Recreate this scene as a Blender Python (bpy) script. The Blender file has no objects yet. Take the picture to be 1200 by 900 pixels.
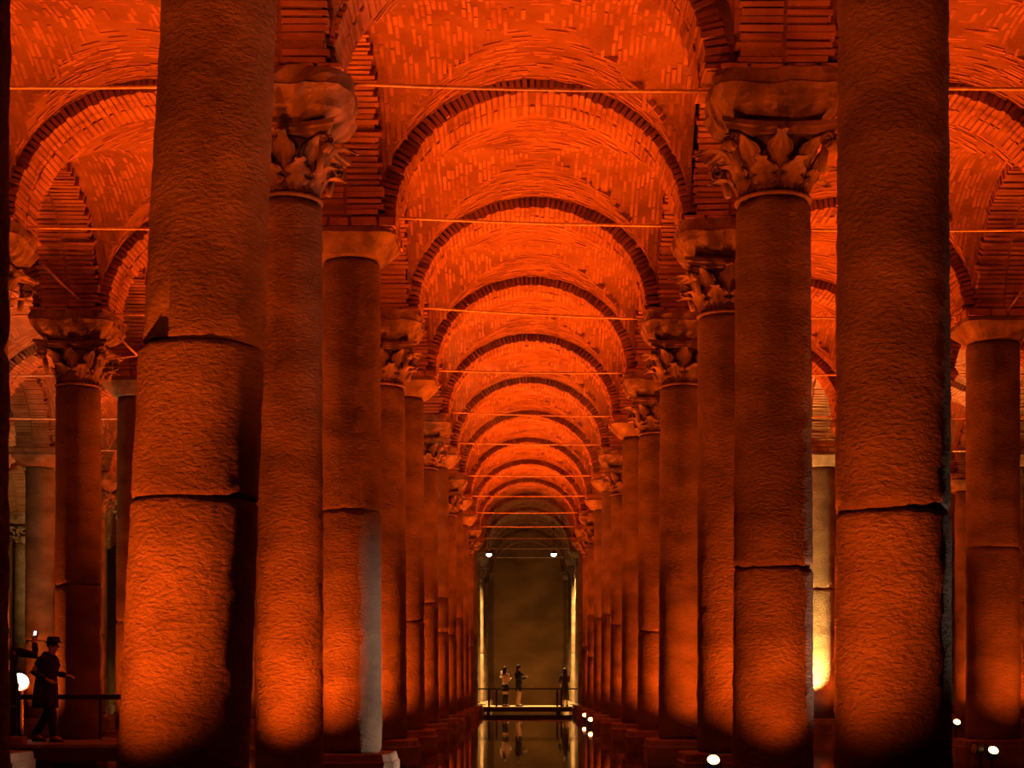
import bpy, bmesh, math, random
import numpy as np
from mathutils import Vector, Matrix, Euler, noise

S = bpy.context.scene
COL = S.collection
PI = math.pi
rnd = random.Random(7)

# ------------------------------------------------------------------ camera, world, exposure
EYE = 1.33
FPX = 1805.0
cam_d = bpy.data.cameras.new('camera')
cam = bpy.data.objects.new('camera', cam_d); COL.objects.link(cam)
cam.location = (0, 0, EYE); cam.rotation_euler = (PI/2, 0, 0)
cam_d.sensor_width = 36; cam_d.lens = FPX*36/1200
cam_d.shift_x = -15/1200; cam_d.shift_y = 350/1200
cam_d.clip_end = 300
S.camera = cam
w = bpy.data.worlds.new('world'); S.world = w; w.use_nodes = True
w.node_tree.nodes['Background'].inputs[0].default_value = (.05, .004, .0015, 1)
w.node_tree.nodes['Background'].inputs[1].default_value = .02
S.view_settings.view_transform = 'Standard'; S.view_settings.look = 'None'
S.view_settings.exposure = 0.0; S.view_settings.gamma = 1
S.view_settings.use_curve_mapping = False
S.cycles.use_denoising = True
S.cycles.max_bounces = 5; S.cycles.diffuse_bounces = 3; S.cycles.glossy_bounces = 3
S.cycles.sample_clamp_indirect = 3.0

RED = (1.0, .104, .004)          # the orange-red gel of the uplights
WARM = (1.0, .50, .11)           # warm white floods
GREY = (1.0, .66, .42)
COL_W, VAULT_W = 1400.0, 2000.0     # power of the shaft lights and of the vault lights
CW = {('L1', 0): 1.45, ('R1', 1): .5, ('R1', 0): .72, ('L2', 3): .7, ('L2', 2): .4, ('R2', 3): .45}
CD = {('R1', 0): (-1.3, -1.7), ('L1', 0): (-1.1, -2.0), ('R1', 1): (-.2, -1.9), ('L1', 1): (.1, -1.9), ('L1', 2): (-1.1, -1.5), ('L2', 3): (-1.7, .1), ('R1', 2): (.6, -1.9)}

# ------------------------------------------------------------------ the grid of columns
Y0, DY = 10.8, 4.9
def YK(k): return Y0 + DY*k
LINES = {'L4': -17.9, 'L3': -12.65, 'L2': -7.2, 'L1': -2.35, 'R1': 2.6, 'R2': 7.75, 'R3': 12.95, 'R4': 18.2}
LN = list(LINES)
OFF = {('L1', -1): .0, ('L1', 1): -.05, ('R1', 1): -.07, ('R1', 0): -.02, ('L1', 2): .03, ('L2', 3): -.19, ('L2', 2): -.1, ('L2', 4): -.45, ('R1', 2): .08}
def XC(l, k): return LINES[l] + OFF.get((l, k), 0)
ZS = EYE + 6.06                  # springing of the arches
RISE = 1.67
HWN = 1.83                       # nominal half span the arch meshes are made for
KEND = 15

# ------------------------------------------------------------------ materials
def new_mat(name):
    m = bpy.data.materials.new(name); m.use_nodes = True
    return m, m.node_tree.nodes, m.node_tree.links, m.node_tree.nodes['Principled BSDF']
def stone_mat(name, c1, c2, rough=.8, scale=3.0, bump=.3, bscale=12.0, stretch=(1, 1, 1), bdist=.02, spec=.3, big=0.0, island=False):
    m, N, L, P = new_mat(name)
    tc = N.new('ShaderNodeTexCoord')
    geo = N.new('ShaderNodeNewGeometry')
    mp = N.new('ShaderNodeMapping'); mp.inputs['Scale'].default_value = stretch
    L.new(geo.outputs['Position'], mp.inputs[0])
    n1 = N.new('ShaderNodeTexNoise'); n1.inputs['Scale'].default_value = scale; n1.inputs['Detail'].default_value = 6
    L.new(mp.outputs[0], n1.inputs['Vector'])
    r = N.new('ShaderNodeValToRGB')
    r.color_ramp.elements[0].position = .32; r.color_ramp.elements[0].color = (*c1, 1)
    r.color_ramp.elements[1].position = .68; r.color_ramp.elements[1].color = (*c2, 1)
    if island:
        wn = N.new('ShaderNodeTexWhiteNoise'); wn.noise_dimensions = '1D'
        oi = N.new('ShaderNodeObjectInfo')
        ad = N.new('ShaderNodeMath'); ad.operation = 'ADD'
        L.new(geo.outputs['Random Per Island'], ad.inputs[0]); L.new(oi.outputs['Random'], ad.inputs[1])
        L.new(ad.outputs[0], wn.inputs['W'])
        mx = N.new('ShaderNodeMath'); mx.operation = 'MULTIPLY_ADD'; mx.inputs[1].default_value = .14
        L.new(wn.outputs['Value'], mx.inputs[0])
        sc_ = N.new('ShaderNodeMath'); sc_.operation = 'MULTIPLY'; sc_.inputs[1].default_value = .87
        L.new(n1.outputs['Fac'], sc_.inputs[0]); L.new(sc_.outputs[0], mx.inputs[2])
        L.new(mx.outputs[0], r.inputs[0])
    else:
        L.new(n1.outputs['Fac'], r.inputs[0])
    L.new(r.outputs[0], P.inputs['Base Color'])
    P.inputs['Roughness'].default_value = rough
    P.inputs['Specular IOR Level'].default_value = spec
    n2 = N.new('ShaderNodeTexNoise'); n2.inputs['Scale'].default_value = bscale; n2.inputs['Detail'].default_value = 7
    n2.inputs['Roughness'].default_value = .62; n2.inputs['Distortion'].default_value = .25
    L.new(mp.outputs[0], n2.inputs['Vector'])
    b = N.new('ShaderNodeBump'); b.inputs['Strength'].default_value = bump; b.inputs['Distance'].default_value = bdist
    L.new(n2.outputs['Fac'], b.inputs['Height']); L.new(b.outputs[0], P.inputs['Normal'])
    return m
def plain(name, c, rough=.6, metal=0, emit=None, es=0):
    m, N, L, P = new_mat(name)
    P.inputs['Base Color'].default_value = (*c, 1); P.inputs['Roughness'].default_value = rough
    P.inputs['Metallic'].default_value = metal
    if emit:
        P.inputs['Emission Color'].default_value = (*emit, 1); P.inputs['Emission Strength'].default_value = es
    return m
M_brick = stone_mat('brick', (.20, .095, .055), (.40, .23, .145), .85, 2.2, .6, 26, (1, 1, 1), .014, island=True)
M_mortar = stone_mat('mortar', (.15, .075, .045), (.27, .16, .10), .95, 1.2, .8, 22, (1, 1, 1), .03)
M_shaft = stone_mat('marble_shaft', (.10, .068, .05), (.23, .17, .135), .6, 1.3, 1.0, 19, (1, 1, 1.9), .055)
M_smooth = stone_mat('marble_smooth', (.26, .21, .17), (.46, .39, .33), .55, 1.3, .45, 18, (1, 1, .6), .018)
M_cap = stone_mat('capital_stone', (.09, .06, .042), (.24, .17, .12), .7, 4, .7, 24, (1, 1, 1), .02)
M_ped = stone_mat('pedestal_stone', (.12, .09, .07), (.26, .2, .16), .75, 2.5, .6, 12, (1, 1, 1), .03)
M_wall = stone_mat('wall_plaster', (.15, .09, .04), (.28, .17, .08), .9, .55, .5, 6, (1, 1, 1.6), .03)
M_iron = stone_mat('iron', (.45, .3, .2), (.75, .6, .45), .35, 12, .2, 60, (1, 1, 1), .004, spec=.6)
M_dark = plain('dark_metal', (.015, .011, .01), .6, 0)
M_deck = stone_mat('deck_board', (.10, .075, .06), (.22, .17, .13), .6, 3, .2, 20, (1, 6, 1), .005)
M_skin = plain('skin', (.45, .27, .19), .55)
M_black = plain('black_cloth', (.008, .007, .008), .9)
M_navy = plain('dark_jacket', (.012, .012, .016), .85)
M_white = plain('pale_cloth', (.62, .56, .5), .85)
M_maroon = plain('dark_dress', (.03, .014, .014), .9)
M_hair = plain('hair', (.012, .008, .006), .6)
M_shoe = plain('shoe', (.05, .03, .03), .6)
M_lens = plain('lamp_lens', (.9, .5, .3), .3, 0, (1, .42, .12), 14)
M_lensd = plain('lamp_lens_red', (.05, .01, .005), .3, 0, (1, .12, .01), .03)
M_lensw = plain('lamp_lens_white', (.9, .9, .9), .3, 0, (1, .82, .55), 24)
M_lensc = plain('lamp_lens_cool', (.9, .9, .9), .3, 0, (1, .96, .9), 2.2)
M_screen = plain('phone_screen', (.5, .5, .5), .3, 0, (1, .93, .85), 2.0)
M_water, N, L, P = new_mat('water')
P.inputs['Base Color'].default_value = (.012, .007, .005, 1); P.inputs['Roughness'].default_value = .03
P.inputs['IOR'].default_value = 1.33
tc = N.new('ShaderNodeNewGeometry'); mp = N.new('ShaderNodeMapping'); mp.inputs['Scale'].default_value = (1, .35, 1)
n = N.new('ShaderNodeTexNoise'); n.inputs['Scale'].default_value = 1.3; n.inputs['Detail'].default_value = 2
b = N.new('ShaderNodeBump'); b.inputs['Strength'].default_value = .12; b.inputs['Distance'].default_value = .02
L.new(tc.outputs['Position'], mp.inputs[0]); L.new(mp.outputs[0], n.inputs['Vector'])
L.new(n.outputs['Fac'], b.inputs['Height']); L.new(b.outputs[0], P.inputs['Normal'])

# ------------------------------------------------------------------ mesh helpers
class MB:
    def __init__(s): s.v = []; s.f = []
    def add(s, v, f):
        o = len(s.v); s.v += [tuple(p) for p in v]; s.f += [tuple(i+o for i in q) for q in f]; return s
    def box(s, x0, x1, y0, y1, z0, z1, jit=0):
        v = [(x, y, z) for z in (z0, z1) for y in (y0, y1) for x in (x0, x1)]
        if jit: v = [tuple(c + rnd.uniform(-jit, jit) for c in p) for p in v]
        return s.add(v, [(0, 2, 3, 1), (4, 5, 7, 6), (0, 1, 5, 4), (2, 6, 7, 3), (0, 4, 6, 2), (1, 3, 7, 5)])
    def tube(s, pts, r, n=8, cap=True):
        pts = [Vector(p) for p in pts]; rr = r if isinstance(r, (list, tuple)) else [r]*len(pts)
        V = []; F = []
        for i, p in enumerate(pts):
            d = (pts[min(i+1, len(pts)-1)] - pts[max(i-1, 0)]).normalized()
            a = d.cross(Vector((0, 0, 1)))
            if a.length < 1e-3: a = d.cross(Vector((0, 1, 0)))
            a.normalize(); b_ = d.cross(a)
            for j in range(n):
                t = 2*PI*j/n; V.append(p + a*math.cos(t)*rr[i] + b_*math.sin(t)*rr[i])
        for i in range(len(pts)-1):
            for j in range(n):
                F.append((i*n+j, i*n+(j+1) % n, (i+1)*n+(j+1) % n, (i+1)*n+j))
        if cap: F += [tuple(range(n-1, -1, -1)), tuple(range((len(pts)-1)*n, len(pts)*n))]
        return s.add(V, F)
    def loft(s, rings, cap=True):
        n = len(rings[0]); V = [p for r in rings for p in r]; F = []
        for i in range(len(rings)-1):
            for j in range(n):
                F.append((i*n+j, i*n+(j+1) % n, (i+1)*n+(j+1) % n, (i+1)*n+j))
        if cap: F += [tuple(range(n-1, -1, -1)), tuple(range((len(rings)-1)*n, len(rings)*n))]
        return s.add(V, F)
    def mesh(s, name, mat, smooth=False):
        me = bpy.data.meshes.new(name); me.from_pydata(s.v, [], s.f); me.update()
        me.materials.append(mat)
        if smooth: me.polygons.foreach_set('use_smooth', [True]*len(me.polygons))
        return me
def ring(r, z, n=32, rx=None, c=(0, 0), ph=0):
    rx = rx or r
    return [(c[0]+rx*math.cos(2*PI*j/n+ph), c[1]+r*math.sin(2*PI*j/n+ph), z) for j in range(n)]
def sqring(h, z, n=32, p=6.0, hy=None):     # rounded square ring
    out = []
    for j in range(n):
        t = 2*PI*j/n; c, s_ = math.cos(t), math.sin(t)
        k = (abs(c)**p + abs(s_)**p)**(-1/p)
        out.append((h*c*k, (hy or h)*s_*k, z))
    return out
def obj(name, me, parent=None, loc=(0, 0, 0), rot=(0, 0, 0), scale=(1, 1, 1)):
    o = bpy.data.objects.new(name, me); COL.objects.link(o)
    o.location = loc; o.rotation_euler = rot; o.scale = scale
    if parent: o.parent = parent
    return o
def tag(o, label=None, cat=None, group=None, kind='thing'):
    if label: o['label'] = label
    if cat: o['category'] = cat
    if group: o['group'] = group
    if kind: o['kind'] = kind
    return o
def empty(name, loc, rz=0):
    o = bpy.data.objects.new(name, None); COL.objects.link(o); o.location = loc; o.rotation_euler = (0, 0, rz)
    o.empty_display_size = .1
    return o
ORD = ['first', 'second', 'third', 'fourth', 'fifth', 'sixth', 'seventh', 'eighth', 'ninth', 'tenth', 'eleventh', 'twelfth', 'thirteenth', 'fourteenth', 'fifteenth', 'sixteenth', 'seventeenth']

# unit bricks
def unit_brick(seed):
    r = random.Random(seed); v = []
    for z in (-.5, .5):
        for y in (-.5, .5):
            for x in (-.5, .5):
                v.append((x*(1-r.random()*.16), y*(1-r.random()*.05), z*(1-r.random()*.12)))
    m = MB(); m.add(v, [(0, 2, 3, 1), (4, 5, 7, 6), (0, 1, 5, 4), (2, 6, 7, 3), (0, 4, 6, 2), (1, 3, 7, 5)])
    return m
UB = [unit_brick(i) for i in range(5)]
UBM = [u.mesh('brick', M_brick) for u in UB]
UBV = [np.array(u.v) for u in UB]; UBF = np.array(UB[0].f)
def bricks_mesh(mats, name='bricks'):
    V = []; F = []
    for i, M in enumerate(mats):
        v = UBV[i % 5]; A = np.array(M)
        V.append(v @ A[:3, :3].T + A[:3, 3]); F.append(UBF + 8*i)
    me = bpy.data.meshes.new(name); me.from_pydata(np.vstack(V).tolist(), [], np.vstack(F).tolist()); me.update()
    me.materials.append(M_brick); return me
def bricks_objs(mats, parent, pre=None):
    for i, M in enumerate(mats):
        o = bpy.data.objects.new('brick', UBM[i % 5]); COL.objects.link(o)
        o.parent = parent; o.matrix_local = Matrix(M.tolist()) if pre is None else pre @ Matrix(M.tolist())
def frame(p, ax, ay, az, sx, sy, sz):
    M = np.eye(4); M[:3, 0] = np.array(ax)*sx; M[:3, 1] = np.array(ay)*sy; M[:3, 2] = np.array(az)*sz; M[:3, 3] = p
    return M

# ------------------------------------------------------------------ arch: soffit along local y, span along local x
DEP = .90
def arch_bricks(seed, pitch=.080):
    r = random.Random(seed); out = []
    n = int(PI*HWN/pitch)
    for i in range(n):
        for row in (-1, 1):
            t = (i+.5)/n*PI + r.uniform(-.004, .004)
            c, s_ = math.cos(t), math.sin(t)
            rl = .25; pr = r.uniform(.0, .026)
            if r.random() < .05: pr = -.02
            # radial
            px = (HWN - pr + rl/2)*c; pz = (RISE - pr + rl/2)*s_
            ln = DEP/2 - .025 + (r.uniform(-.01, .075) if row < 0 else r.uniform(-.01, .04))
            py = row*(.012 + ln/2)
            tw = r.uniform(-.03, .03)
            rad = np.array([c, 0, s_]); tan = np.array([-s_, 0, c]); y = np.array([tw, 1, 0])
            out.append(frame((px, py, pz), tan, y, rad,   .060*r.uniform(.8, 1.12), ln, rl))
    return out
def arch_core(top=.55):
    m = MB(); n = 40; d = DEP/2 - .03; R1x, R1z = HWN+.012, RISE+.012; ox, oz = HWN+.56, RISE+top
    I = []; O = []
    for i in range(n+1):
        t = PI*i/n; c, s_ = math.cos(t), math.sin(t)
        I.append((R1x*c, R1z*s_))
        k = min(ox/abs(c) if abs(c) > 1e-6 else 1e9, oz/abs(s_) if abs(s_) > 1e-6 else 1e9); O.append((k*c, k*s_))
    V = [(x, -d, z) for x, z in I] + [(x, -d, z) for x, z in O] + [(x, d, z) for x, z in I] + [(x, d, z) for x, z in O]
    N_ = n+1; F = []
    for i in range(n):
        F += [(i, i+1, N_+i+1, N_+i), (2*N_+i, 3*N_+i, 3*N_+i+1, 2*N_+i+1), (i, 2*N_+i, 2*N_+i+1, i+1), (N_+i, N_+i+1, 3*N_+i+1, 3*N_+i)]
    F += [(0, N_, 3*N_, 2*N_), (n, 2*N_+n, 3*N_+n, N_+n)]
    m.add(V, F); return m.mesh('arch_core', M_mortar)
AB = [arch_bricks(s) for s in (1, 2, 3)]
ABM = [bricks_mesh(a) for a in AB]
ACM = arch_core()
ai = [0]
def arch(x, y, rz, hw, label, group=None, single=False, cat='arch', name='brick_arch', dsc=1.0):
    i = ai[0] % 3; ai[0] += 1
    o = empty(name, (x, y, ZS), rz)
    tag(o, label, cat, group)
    sx = hw/HWN
    obj('arch_core', ACM, o, scale=(sx, dsc, 1))
    if single: bricks_objs(AB[i], o, Matrix.Diagonal((sx, dsc, 1, 1)))
    else:
        b_ = obj('voussoirs', ABM[i], o, scale=(sx, dsc, 1)); b_['kind'] = 'stuff'
    return o

# ------------------------------------------------------------------ vault bay
HV = 1.83
VHX, VHY = 2.03, 2.0
def vault_h(x, y):
    a = math.sqrt(max(0, 1-(x/VHX)**2)); b_ = math.sqrt(max(0, 1-(y/VHY)**2))
    return HV*max(a, b_)
def vault_core():
    n = 48; m = MB(); V = []; F = []
    # cosine-spaced samples follow the steep haunches
    sp = [math.sin(-PI/2 + PI*i/n) for i in range(n+1)]
    for j in range(n+1):
        for i in range(n+1):
            x, y = sp[i]*VHX, sp[j]*VHY
            V.append((x*1.0, y*1.0, vault_h(x, y)+.003))
    for j in range(n):
        for i in range(n):
            a = j*(n+1)+i; F.append((a, a+n+1, a+n+2, a+1))
    m.add(V, F)
    m.box(-VHX-.1, VHX+.1, -VHY-.1, VHY+.1, HV+.25, HV+.5)
    return m.mesh('vault_core', M_mortar)
def vault_bricks(seed):
    r = random.Random(seed); out = []
    pitch = .068
    for ax in (0, 1):                        # ax 0: courses at constant y, arcs in x
        HA, HB = (VHX, VHY) if ax == 0 else (VHY, VHX)
        n = int(2*HB/pitch)
        for i in range(n):
            b0 = -HB + (i+.5)*2*HB/n
            lim = math.asin(min(1, abs(b0)/HB))     # angle from the crown
            t = -lim + r.uniform(0, .1)
            while t < lim:
                ln = r.uniform(.22, .36); dt = ln/2.0
                if t + dt*.5 > lim: break
                tm = t + dt/2
                if r.random() > .10:
                    pr = r.uniform(-.012, .011)
                    c, s_ = math.cos(tm), math.sin(tm)
                    pa = (HA - pr + .03)*s_; pz = (HV - pr + .03)*c
                    rad = [s_, 0, c]; tan = [c, 0, -s_]; bb = [r.uniform(-.06, .06)*c, 1, 0]
                    th = .050*r.uniform(.75, 1.1)
                    wob = r.uniform(-.008, .008)
                    if ax == 0: M = frame((pa, b0+wob, pz), tan, bb, rad, ln*.97, th, .07)
                    else:
                        M = frame((b0+wob, pa, pz), [0, tan[0], tan[2]], [1, bb[0], 0], [0, rad[0], rad[2]], ln*.97, th, .07)
                    out.append(M)
                t += dt
    return out
VB = [vault_bricks(s) for s in (11, 12)]
VBM = [bricks_mesh(a) for a in VB]
VCM = vault_core()
nb = [0]
def vault(l0, l1, k, singles=False):
    x0 = (XC(l0, k)+XC(l0, k+1))/2; x1 = (XC(l1, k)+XC(l1, k+1))/2
    if abs(x1-x0) < 1: return
    cx = (x0+x1)/2; sx = ((x1-x0)/2 - .43)/VHX
    i = nb[0] % 2; nb[0] += 1
    o = empty('ceiling', (cx, YK(k)+DY/2, ZS)); o['kind'] = 'structure'
    obj('vault_core', VCM, o, scale=(sx, 1, 1))
    if singles:
        # the 300 that show largest: the web and crown next to the far arch
        ms = sorted(VB[i], key=lambda M: -M[1, 3] + (0 if M[2, 3] > .5 else 9))
        bricks_objs(ms[:300], o, Matrix.Diagonal((sx, 1, 1, 1)))
        b_ = obj('bricks', bricks_mesh(ms[300:]), o, scale=(sx, 1, 1)); b_['kind'] = 'stuff'
    else:
        b_ = obj('bricks', VBM[i], o, scale=(sx, 1, 1)); b_['kind'] = 'stuff'
AISLE = {('L1', 'R1'): 'the central aisle', ('L2', 'L1'): 'the aisle left of the centre', ('R1', 'R2'): 'the aisle right of the centre'}
def build_ceiling():
    for a in range(len(LN)-1):
        l0, l1 = LN[a], LN[a+1]
        central = (l0, l1) == ('L1', 'R1'); inner = (l0, l1) in AISLE
        k0 = -1 if inner else (3 if l0 in ('L3', 'R2') else 7)
        for k in range(k0, KEND):
            vault(l0, l1, k, singles=central and k in (1, 2))
        for k in range(k0, KEND+1):
            x0, x1 = XC(l0, k), XC(l1, k); cx = (x0+x1)/2; hw = (x1-x0)/2 - .62
            single = (central and k in (1, 2, 3)) or (inner and not central and k == 2)
            if inner and 1 <= k <= (11 if central else 6):
                where = AISLE[(l0, l1)]
                lab = f'round brick arch spanning {where}, {ORD[k-1]} in view from the front'; g = f'brick arches over {where}'
            elif central: lab = 'small brick arch over the unlit end of the central aisle' if k > 11 else 'brick arch overhead, nearer than the front tie rod'; g = 'unlit arches at the end' if k > 11 else 'brick arches overhead in front'
            else:
                lab = 'distant brick arch in the side aisles, seen in slivers between columns' if k > 1 else 'brick arch overhead in a side aisle, before the first tie rod'; g = 'distant side aisle arches' if k > 1 else 'side aisle arches in front'
            arch(cx - (.12 if central and k == 1 else 0), YK(k), 0, hw, lab, g, single)
    ROWN = {'L1': 'the first row left of centre', 'R1': 'the first row right of centre', 'L2': 'the second row left of centre', 'R2': 'the second row right of centre'}
    for l in LN:
        k0 = -1 if l in ('L1', 'R1', 'L2', 'R2') else (3 if l in ('L3', 'R3') else 7)
        for k in range(k0, KEND):
            x = (XC(l, k)+XC(l, k+1))/2; hw = DY/2 - .62
            ang = math.atan2(DY, XC(l, k+1)-XC(l, k))
            single = l in ('L1', 'R1') and k in (1,)
            if l in ROWN and 0 <= k <= (8 if l[1] == '1' else 5):
                lab = f'lengthwise brick arch joining {ORD[k]} and {ORD[k+1]} columns of {ROWN[l]}'; g = f'lengthwise arches of {ROWN[l]}'
            else: lab = 'lengthwise brick arch between columns deep in the side rows'; g = 'lengthwise arches of the side rows'
            arch(x, YK(k)+DY/2, ang, hw, lab, g, single)

# ------------------------------------------------------------------ column pieces
H_A, H_B = EYE+4.87, EYE+5.60        # shaft tops for carved and for plain capitals
PT = .40                             # pedestal top
def shaft_mesh(r0, r1, z0, z1, seed, rough=.006, nseg=40, step=.12, fn=None, ent=True, mat=None):
    m = MB(); rings = []; n = max(4, int((z1-z0)/step)); off = Vector((seed*3.1, seed*1.7, 0))
    zs = [0, .012] + [(i+1)/(n+1) for i in range(n)] + [1-.012*1, 1]
    zs = sorted(set(zs))
    for q, u in enumerate(zs):
        z = z0+(z1-z0)*u; R = r0+(r1-r0)*u
        if q in (0, len(zs)-1): R -= .018
        rg = []
        for j in range(nseg):
            t = 2*PI*j/nseg
            p = Vector((math.cos(t)*R, math.sin(t)*R, z))
            d = noise.noise(p*6+off)*rough*.7 + noise.noise(Vector((p.x*16, p.y*16, p.z*26))+off)*rough*.9 + noise.noise(p*1.2+off)*rough*.5
            if (q < 2 or q > len(zs)-3): d -= abs(noise.noise(p*4+off))*.022
            rr = R + d
            if fn: rr += fn(t, z)
            rg.append((math.cos(t)*rr, math.sin(t)*rr, z))
        rings.append(rg)
    m.loft(rings)
    return m.mesh('shaft', mat or M_shaft, True)

def leaf_mesh(h, wd, curl, name='acanthus_leaf'):
    """an acanthus leaf, foot at the origin, rising in z, curling out along -y"""
    m = MB(); nu, nv = 11, 10; V = []; F = []
    for side in (0, 1):
        for i in range(nv+1):
            v = i/nv
            # centre line
            if v < .72: y = -.03*v - .10*curl*v*v; z = h*v/.80
            else:
                a = (v-.72)/.28*PI*.95; y = -.03*.72 - .10*curl*.52 - curl*.11*(1-math.cos(a))*.62; z = h*.9 + h*.13*math.sin(a)
            wv = wd*(.62+.55*math.sin(PI*min(1, v*.95+.05)))*(1-.55*max(0, v-.7)/.3)
            lob = 1 + .34*math.sin(v*PI*7)
            for j in range(nu+1):
                u = j/nu*2-1
                x = u*wv/2*(lob if abs(u) > .6 else 1)
                yy = y + .035*abs(u)**1.5 - .010*math.cos(u*PI*3)*(1 if side == 0 else .3)
                if side: yy += .03
                V.append((x, yy, z))
    K = (nu+1)*(nv+1)
    for s_ in (0, 1):
        for i in range(nv):
            for j in range(nu):
                a = s_*K+i*(nu+1)+j; q = (a, a+1, a+nu+2, a+nu+1)
                F.append(q if s_ == 0 else q[::-1])
    def edge(a, b_): F.append((a, a+K, b_+K, b_))
    for i in range(nv):
        edge(i*(nu+1), (i+1)*(nu+1)); edge((i+1)*(nu+1)+nu, i*(nu+1)+nu)
    for j in range(nu):
        edge(j+1, j); edge(nv*(nu+1)+j, nv*(nu+1)+j+1)
    m.add(V, F); return m
def xf(mb, M):
    o = MB(); o.v = [tuple(M @ Vector(p)) for p in mb.v]; o.f = mb.f; return o
def volute_mb(r=.085, w_=.09):
    m = MB(); pts = []; rr = []
    for i in range(26):
        a = i/25*3.3*PI; R = r*(1-.72*i/25)
        pts.append((0, -R*math.sin(a), -R*math.cos(a)+r)); rr.append(.024*(1-.3*i/25))
    n = 6; V = []
    m.tube([(x-w_*.28, y, z) for x, y, z in pts], rr, n); m.tube([(x+w_*.28, y, z) for x, y, z in pts], rr, n)
    m.tube([(0, y, z) for x, y, z in pts[:20]], .018, 5)
    m.tube([(0, .10, -.20), (0, .07, -.06), (0, .0, r*2-.005)], [.035, .045, .03], 8)
    return m
def abacus_mb(h=.62, z0=0, z1=.10):
    m = MB(); rings = []
    for z, hh in ((z0, h*.92), (z0+.035, h*.94), (z0+.05, h), (z1, h)):
        rg = []
        for side in range(4):
            for i in range(9):
                u = i/8*2-1 if i < 8 else None
                if u is None: continue
                x = u*hh; y = -hh + .13*(1-u*u)*hh/.62
                a = side*PI/2
                rg.append((x*math.cos(a)-y*math.sin(a), x*math.sin(a)+y*math.cos(a), z))
        rings.append(rg)
    m.loft(rings); return m
CAPH = .67
def cap_pieces(kind=0):
    """list of (name, MB, matrix)"""
    P_ = []
    bell = MB(); bell.loft([ring(.37, 0, 28), ring(.385, .015, 28), ring(.38, .035, 28), ring(.31, .05, 28), ring(.28, .3, 28), ring(.31, .5, 28), ring(.40, CAPH-.1, 28)])
    P_.append(('bell', bell, Matrix()))
    lf1 = leaf_mesh(.27, .215, 1.7); lf2 = leaf_mesh(.49, .20, 2.3)
    for i in range(8):
        a = i*PI/4
        P_.append(('acanthus_leaf', lf1, Matrix.Rotation(a+PI/8, 4, 'Z') @ Matrix.Translation((0, -.345, .035))))
    for i in range(8):
        a = i*PI/4
        P_.append(('acanthus_leaf', lf2, Matrix.Rotation(a, 4, 'Z') @ Matrix.Translation((0, -.335, .06))))
    vo = volute_mb()
    for i in range(4):
        a = i*PI/2+PI/4
        P_.append(('volute', vo, Matrix.Rotation(a, 4, 'Z') @ Matrix.Translation((0, -.66, CAPH-.27))))
    P_.append(('abacus', abacus_mb(.60, CAPH-.10, CAPH), Matrix()))
    return P_
CP = cap_pieces()
_tmp = MB()
for nm, mb, M in CP: q = xf(mb, M); _tmp.add(q.v, q.f)
CAPM = _tmp.mesh('capital', M_cap, False)
CPM = {}
for nm, mb, M in CP:
    if id(mb) not in CPM: CPM[id(mb)] = mb.mesh(nm, M_cap, nm in ('bell', 'acanthus_leaf', 'volute'))
# carved leaf capitals that are plain cushions
def rough_block(rings, seed, amp=.012, mat=None, name='impost'):
    m = MB(); out = []
    for rg in rings:
        out.append([(x+noise.noise(Vector((x*6, y*6, z*6+seed)))*amp*2, y+noise.noise(Vector((x*4+9, y*4, z*4+seed)))*amp*2, z+noise.noise(Vector((x*5, y*5+7, z*5+seed)))*amp) for x, y, z in rg])
    m.loft(out); return m.mesh(name, mat or M_cap, False)
IMPM = []
for sd in range(3):
    z = 0; T = ZS - .03 - (H_A+CAPH)
    IMPM.append(rough_block([sqring(.40, 0, 48), sqring(.40, T*.14, 48, 7), sqring(.46, T*.22, 48, 8), sqring(.55, T*.32, 48, 8), sqring(.59, T*.44, 48, 9), sqring(.62, T*.55, 48, 9), sqring(.655, T*.66, 48, 9), sqring(.64, T*.70, 48, 10), sqring(.65, T*.85, 48, 10), sqring(.65, T, 48, 10)], sd*7, .034))
BLKM = []
for sd in range(3):
    T = ZS - .14 - H_B
    BLKM.append(rough_block([sqring(.40, 0, 40, 2), sqring(.45, .02, 40, 2.4), sqring(.54, T*.45, 40, 4.5), sqring(.62, T*.8, 40, 9), sqring(.62, T, 40, 9)], sd*5, .012, name='cushion_capital'))
PEDM = []
for sd in range(3):
    PEDM.append(rough_block([sqring(.60, -.35, 28, 12), sqring(.60, 0, 28, 12), sqring(.61, PT-.12, 28, 12), sqring(.59, PT-.10, 28, 12), sqring(.58, PT-.015, 28, 10), sqring(.56, PT, 28, 10)], sd*9+2, .012, M_ped, 'pedestal'))
def pier_mats(seed, z0, z1, h=.62):
    r = random.Random(seed); out = []; z = z0
    n = max(1, int((z1-z0)/.085)); dz = (z1-z0)/n
    for c in range(n):
        zc = z0+(c+.5)*dz
        for side in range(4):
            a = side*PI/2; x = -h
            while x < h-.08:
                ln = min(r.uniform(.26, .4), h-x)
                px, py = x+ln/2, -h+.05-r.uniform(0, .03)
                ca, sa = math.cos(a), math.sin(a)
                out.append(frame((px*ca-py*sa, px*sa+py*ca, zc), [ca, sa, 0], [-sa, ca, 0], [0, 0, 1], ln*.95, .10, dz*.66))
                x += ln
    return out
def pier_meshes(z0, z1, seed):
    m = MB(); m.box(-.6, .6, -.6, .6, z0, z1); return m.mesh('pier_core', M_mortar), pier_mats(seed, z0, z1)
PIA = pier_meshes(ZS-.05, ZS+.01, 1); PIB = pier_meshes(ZS-.16, ZS+.01, 2)
PIAM = bricks_mesh(PIA[1]); PIBM = bricks_mesh(PIB[1])

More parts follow.
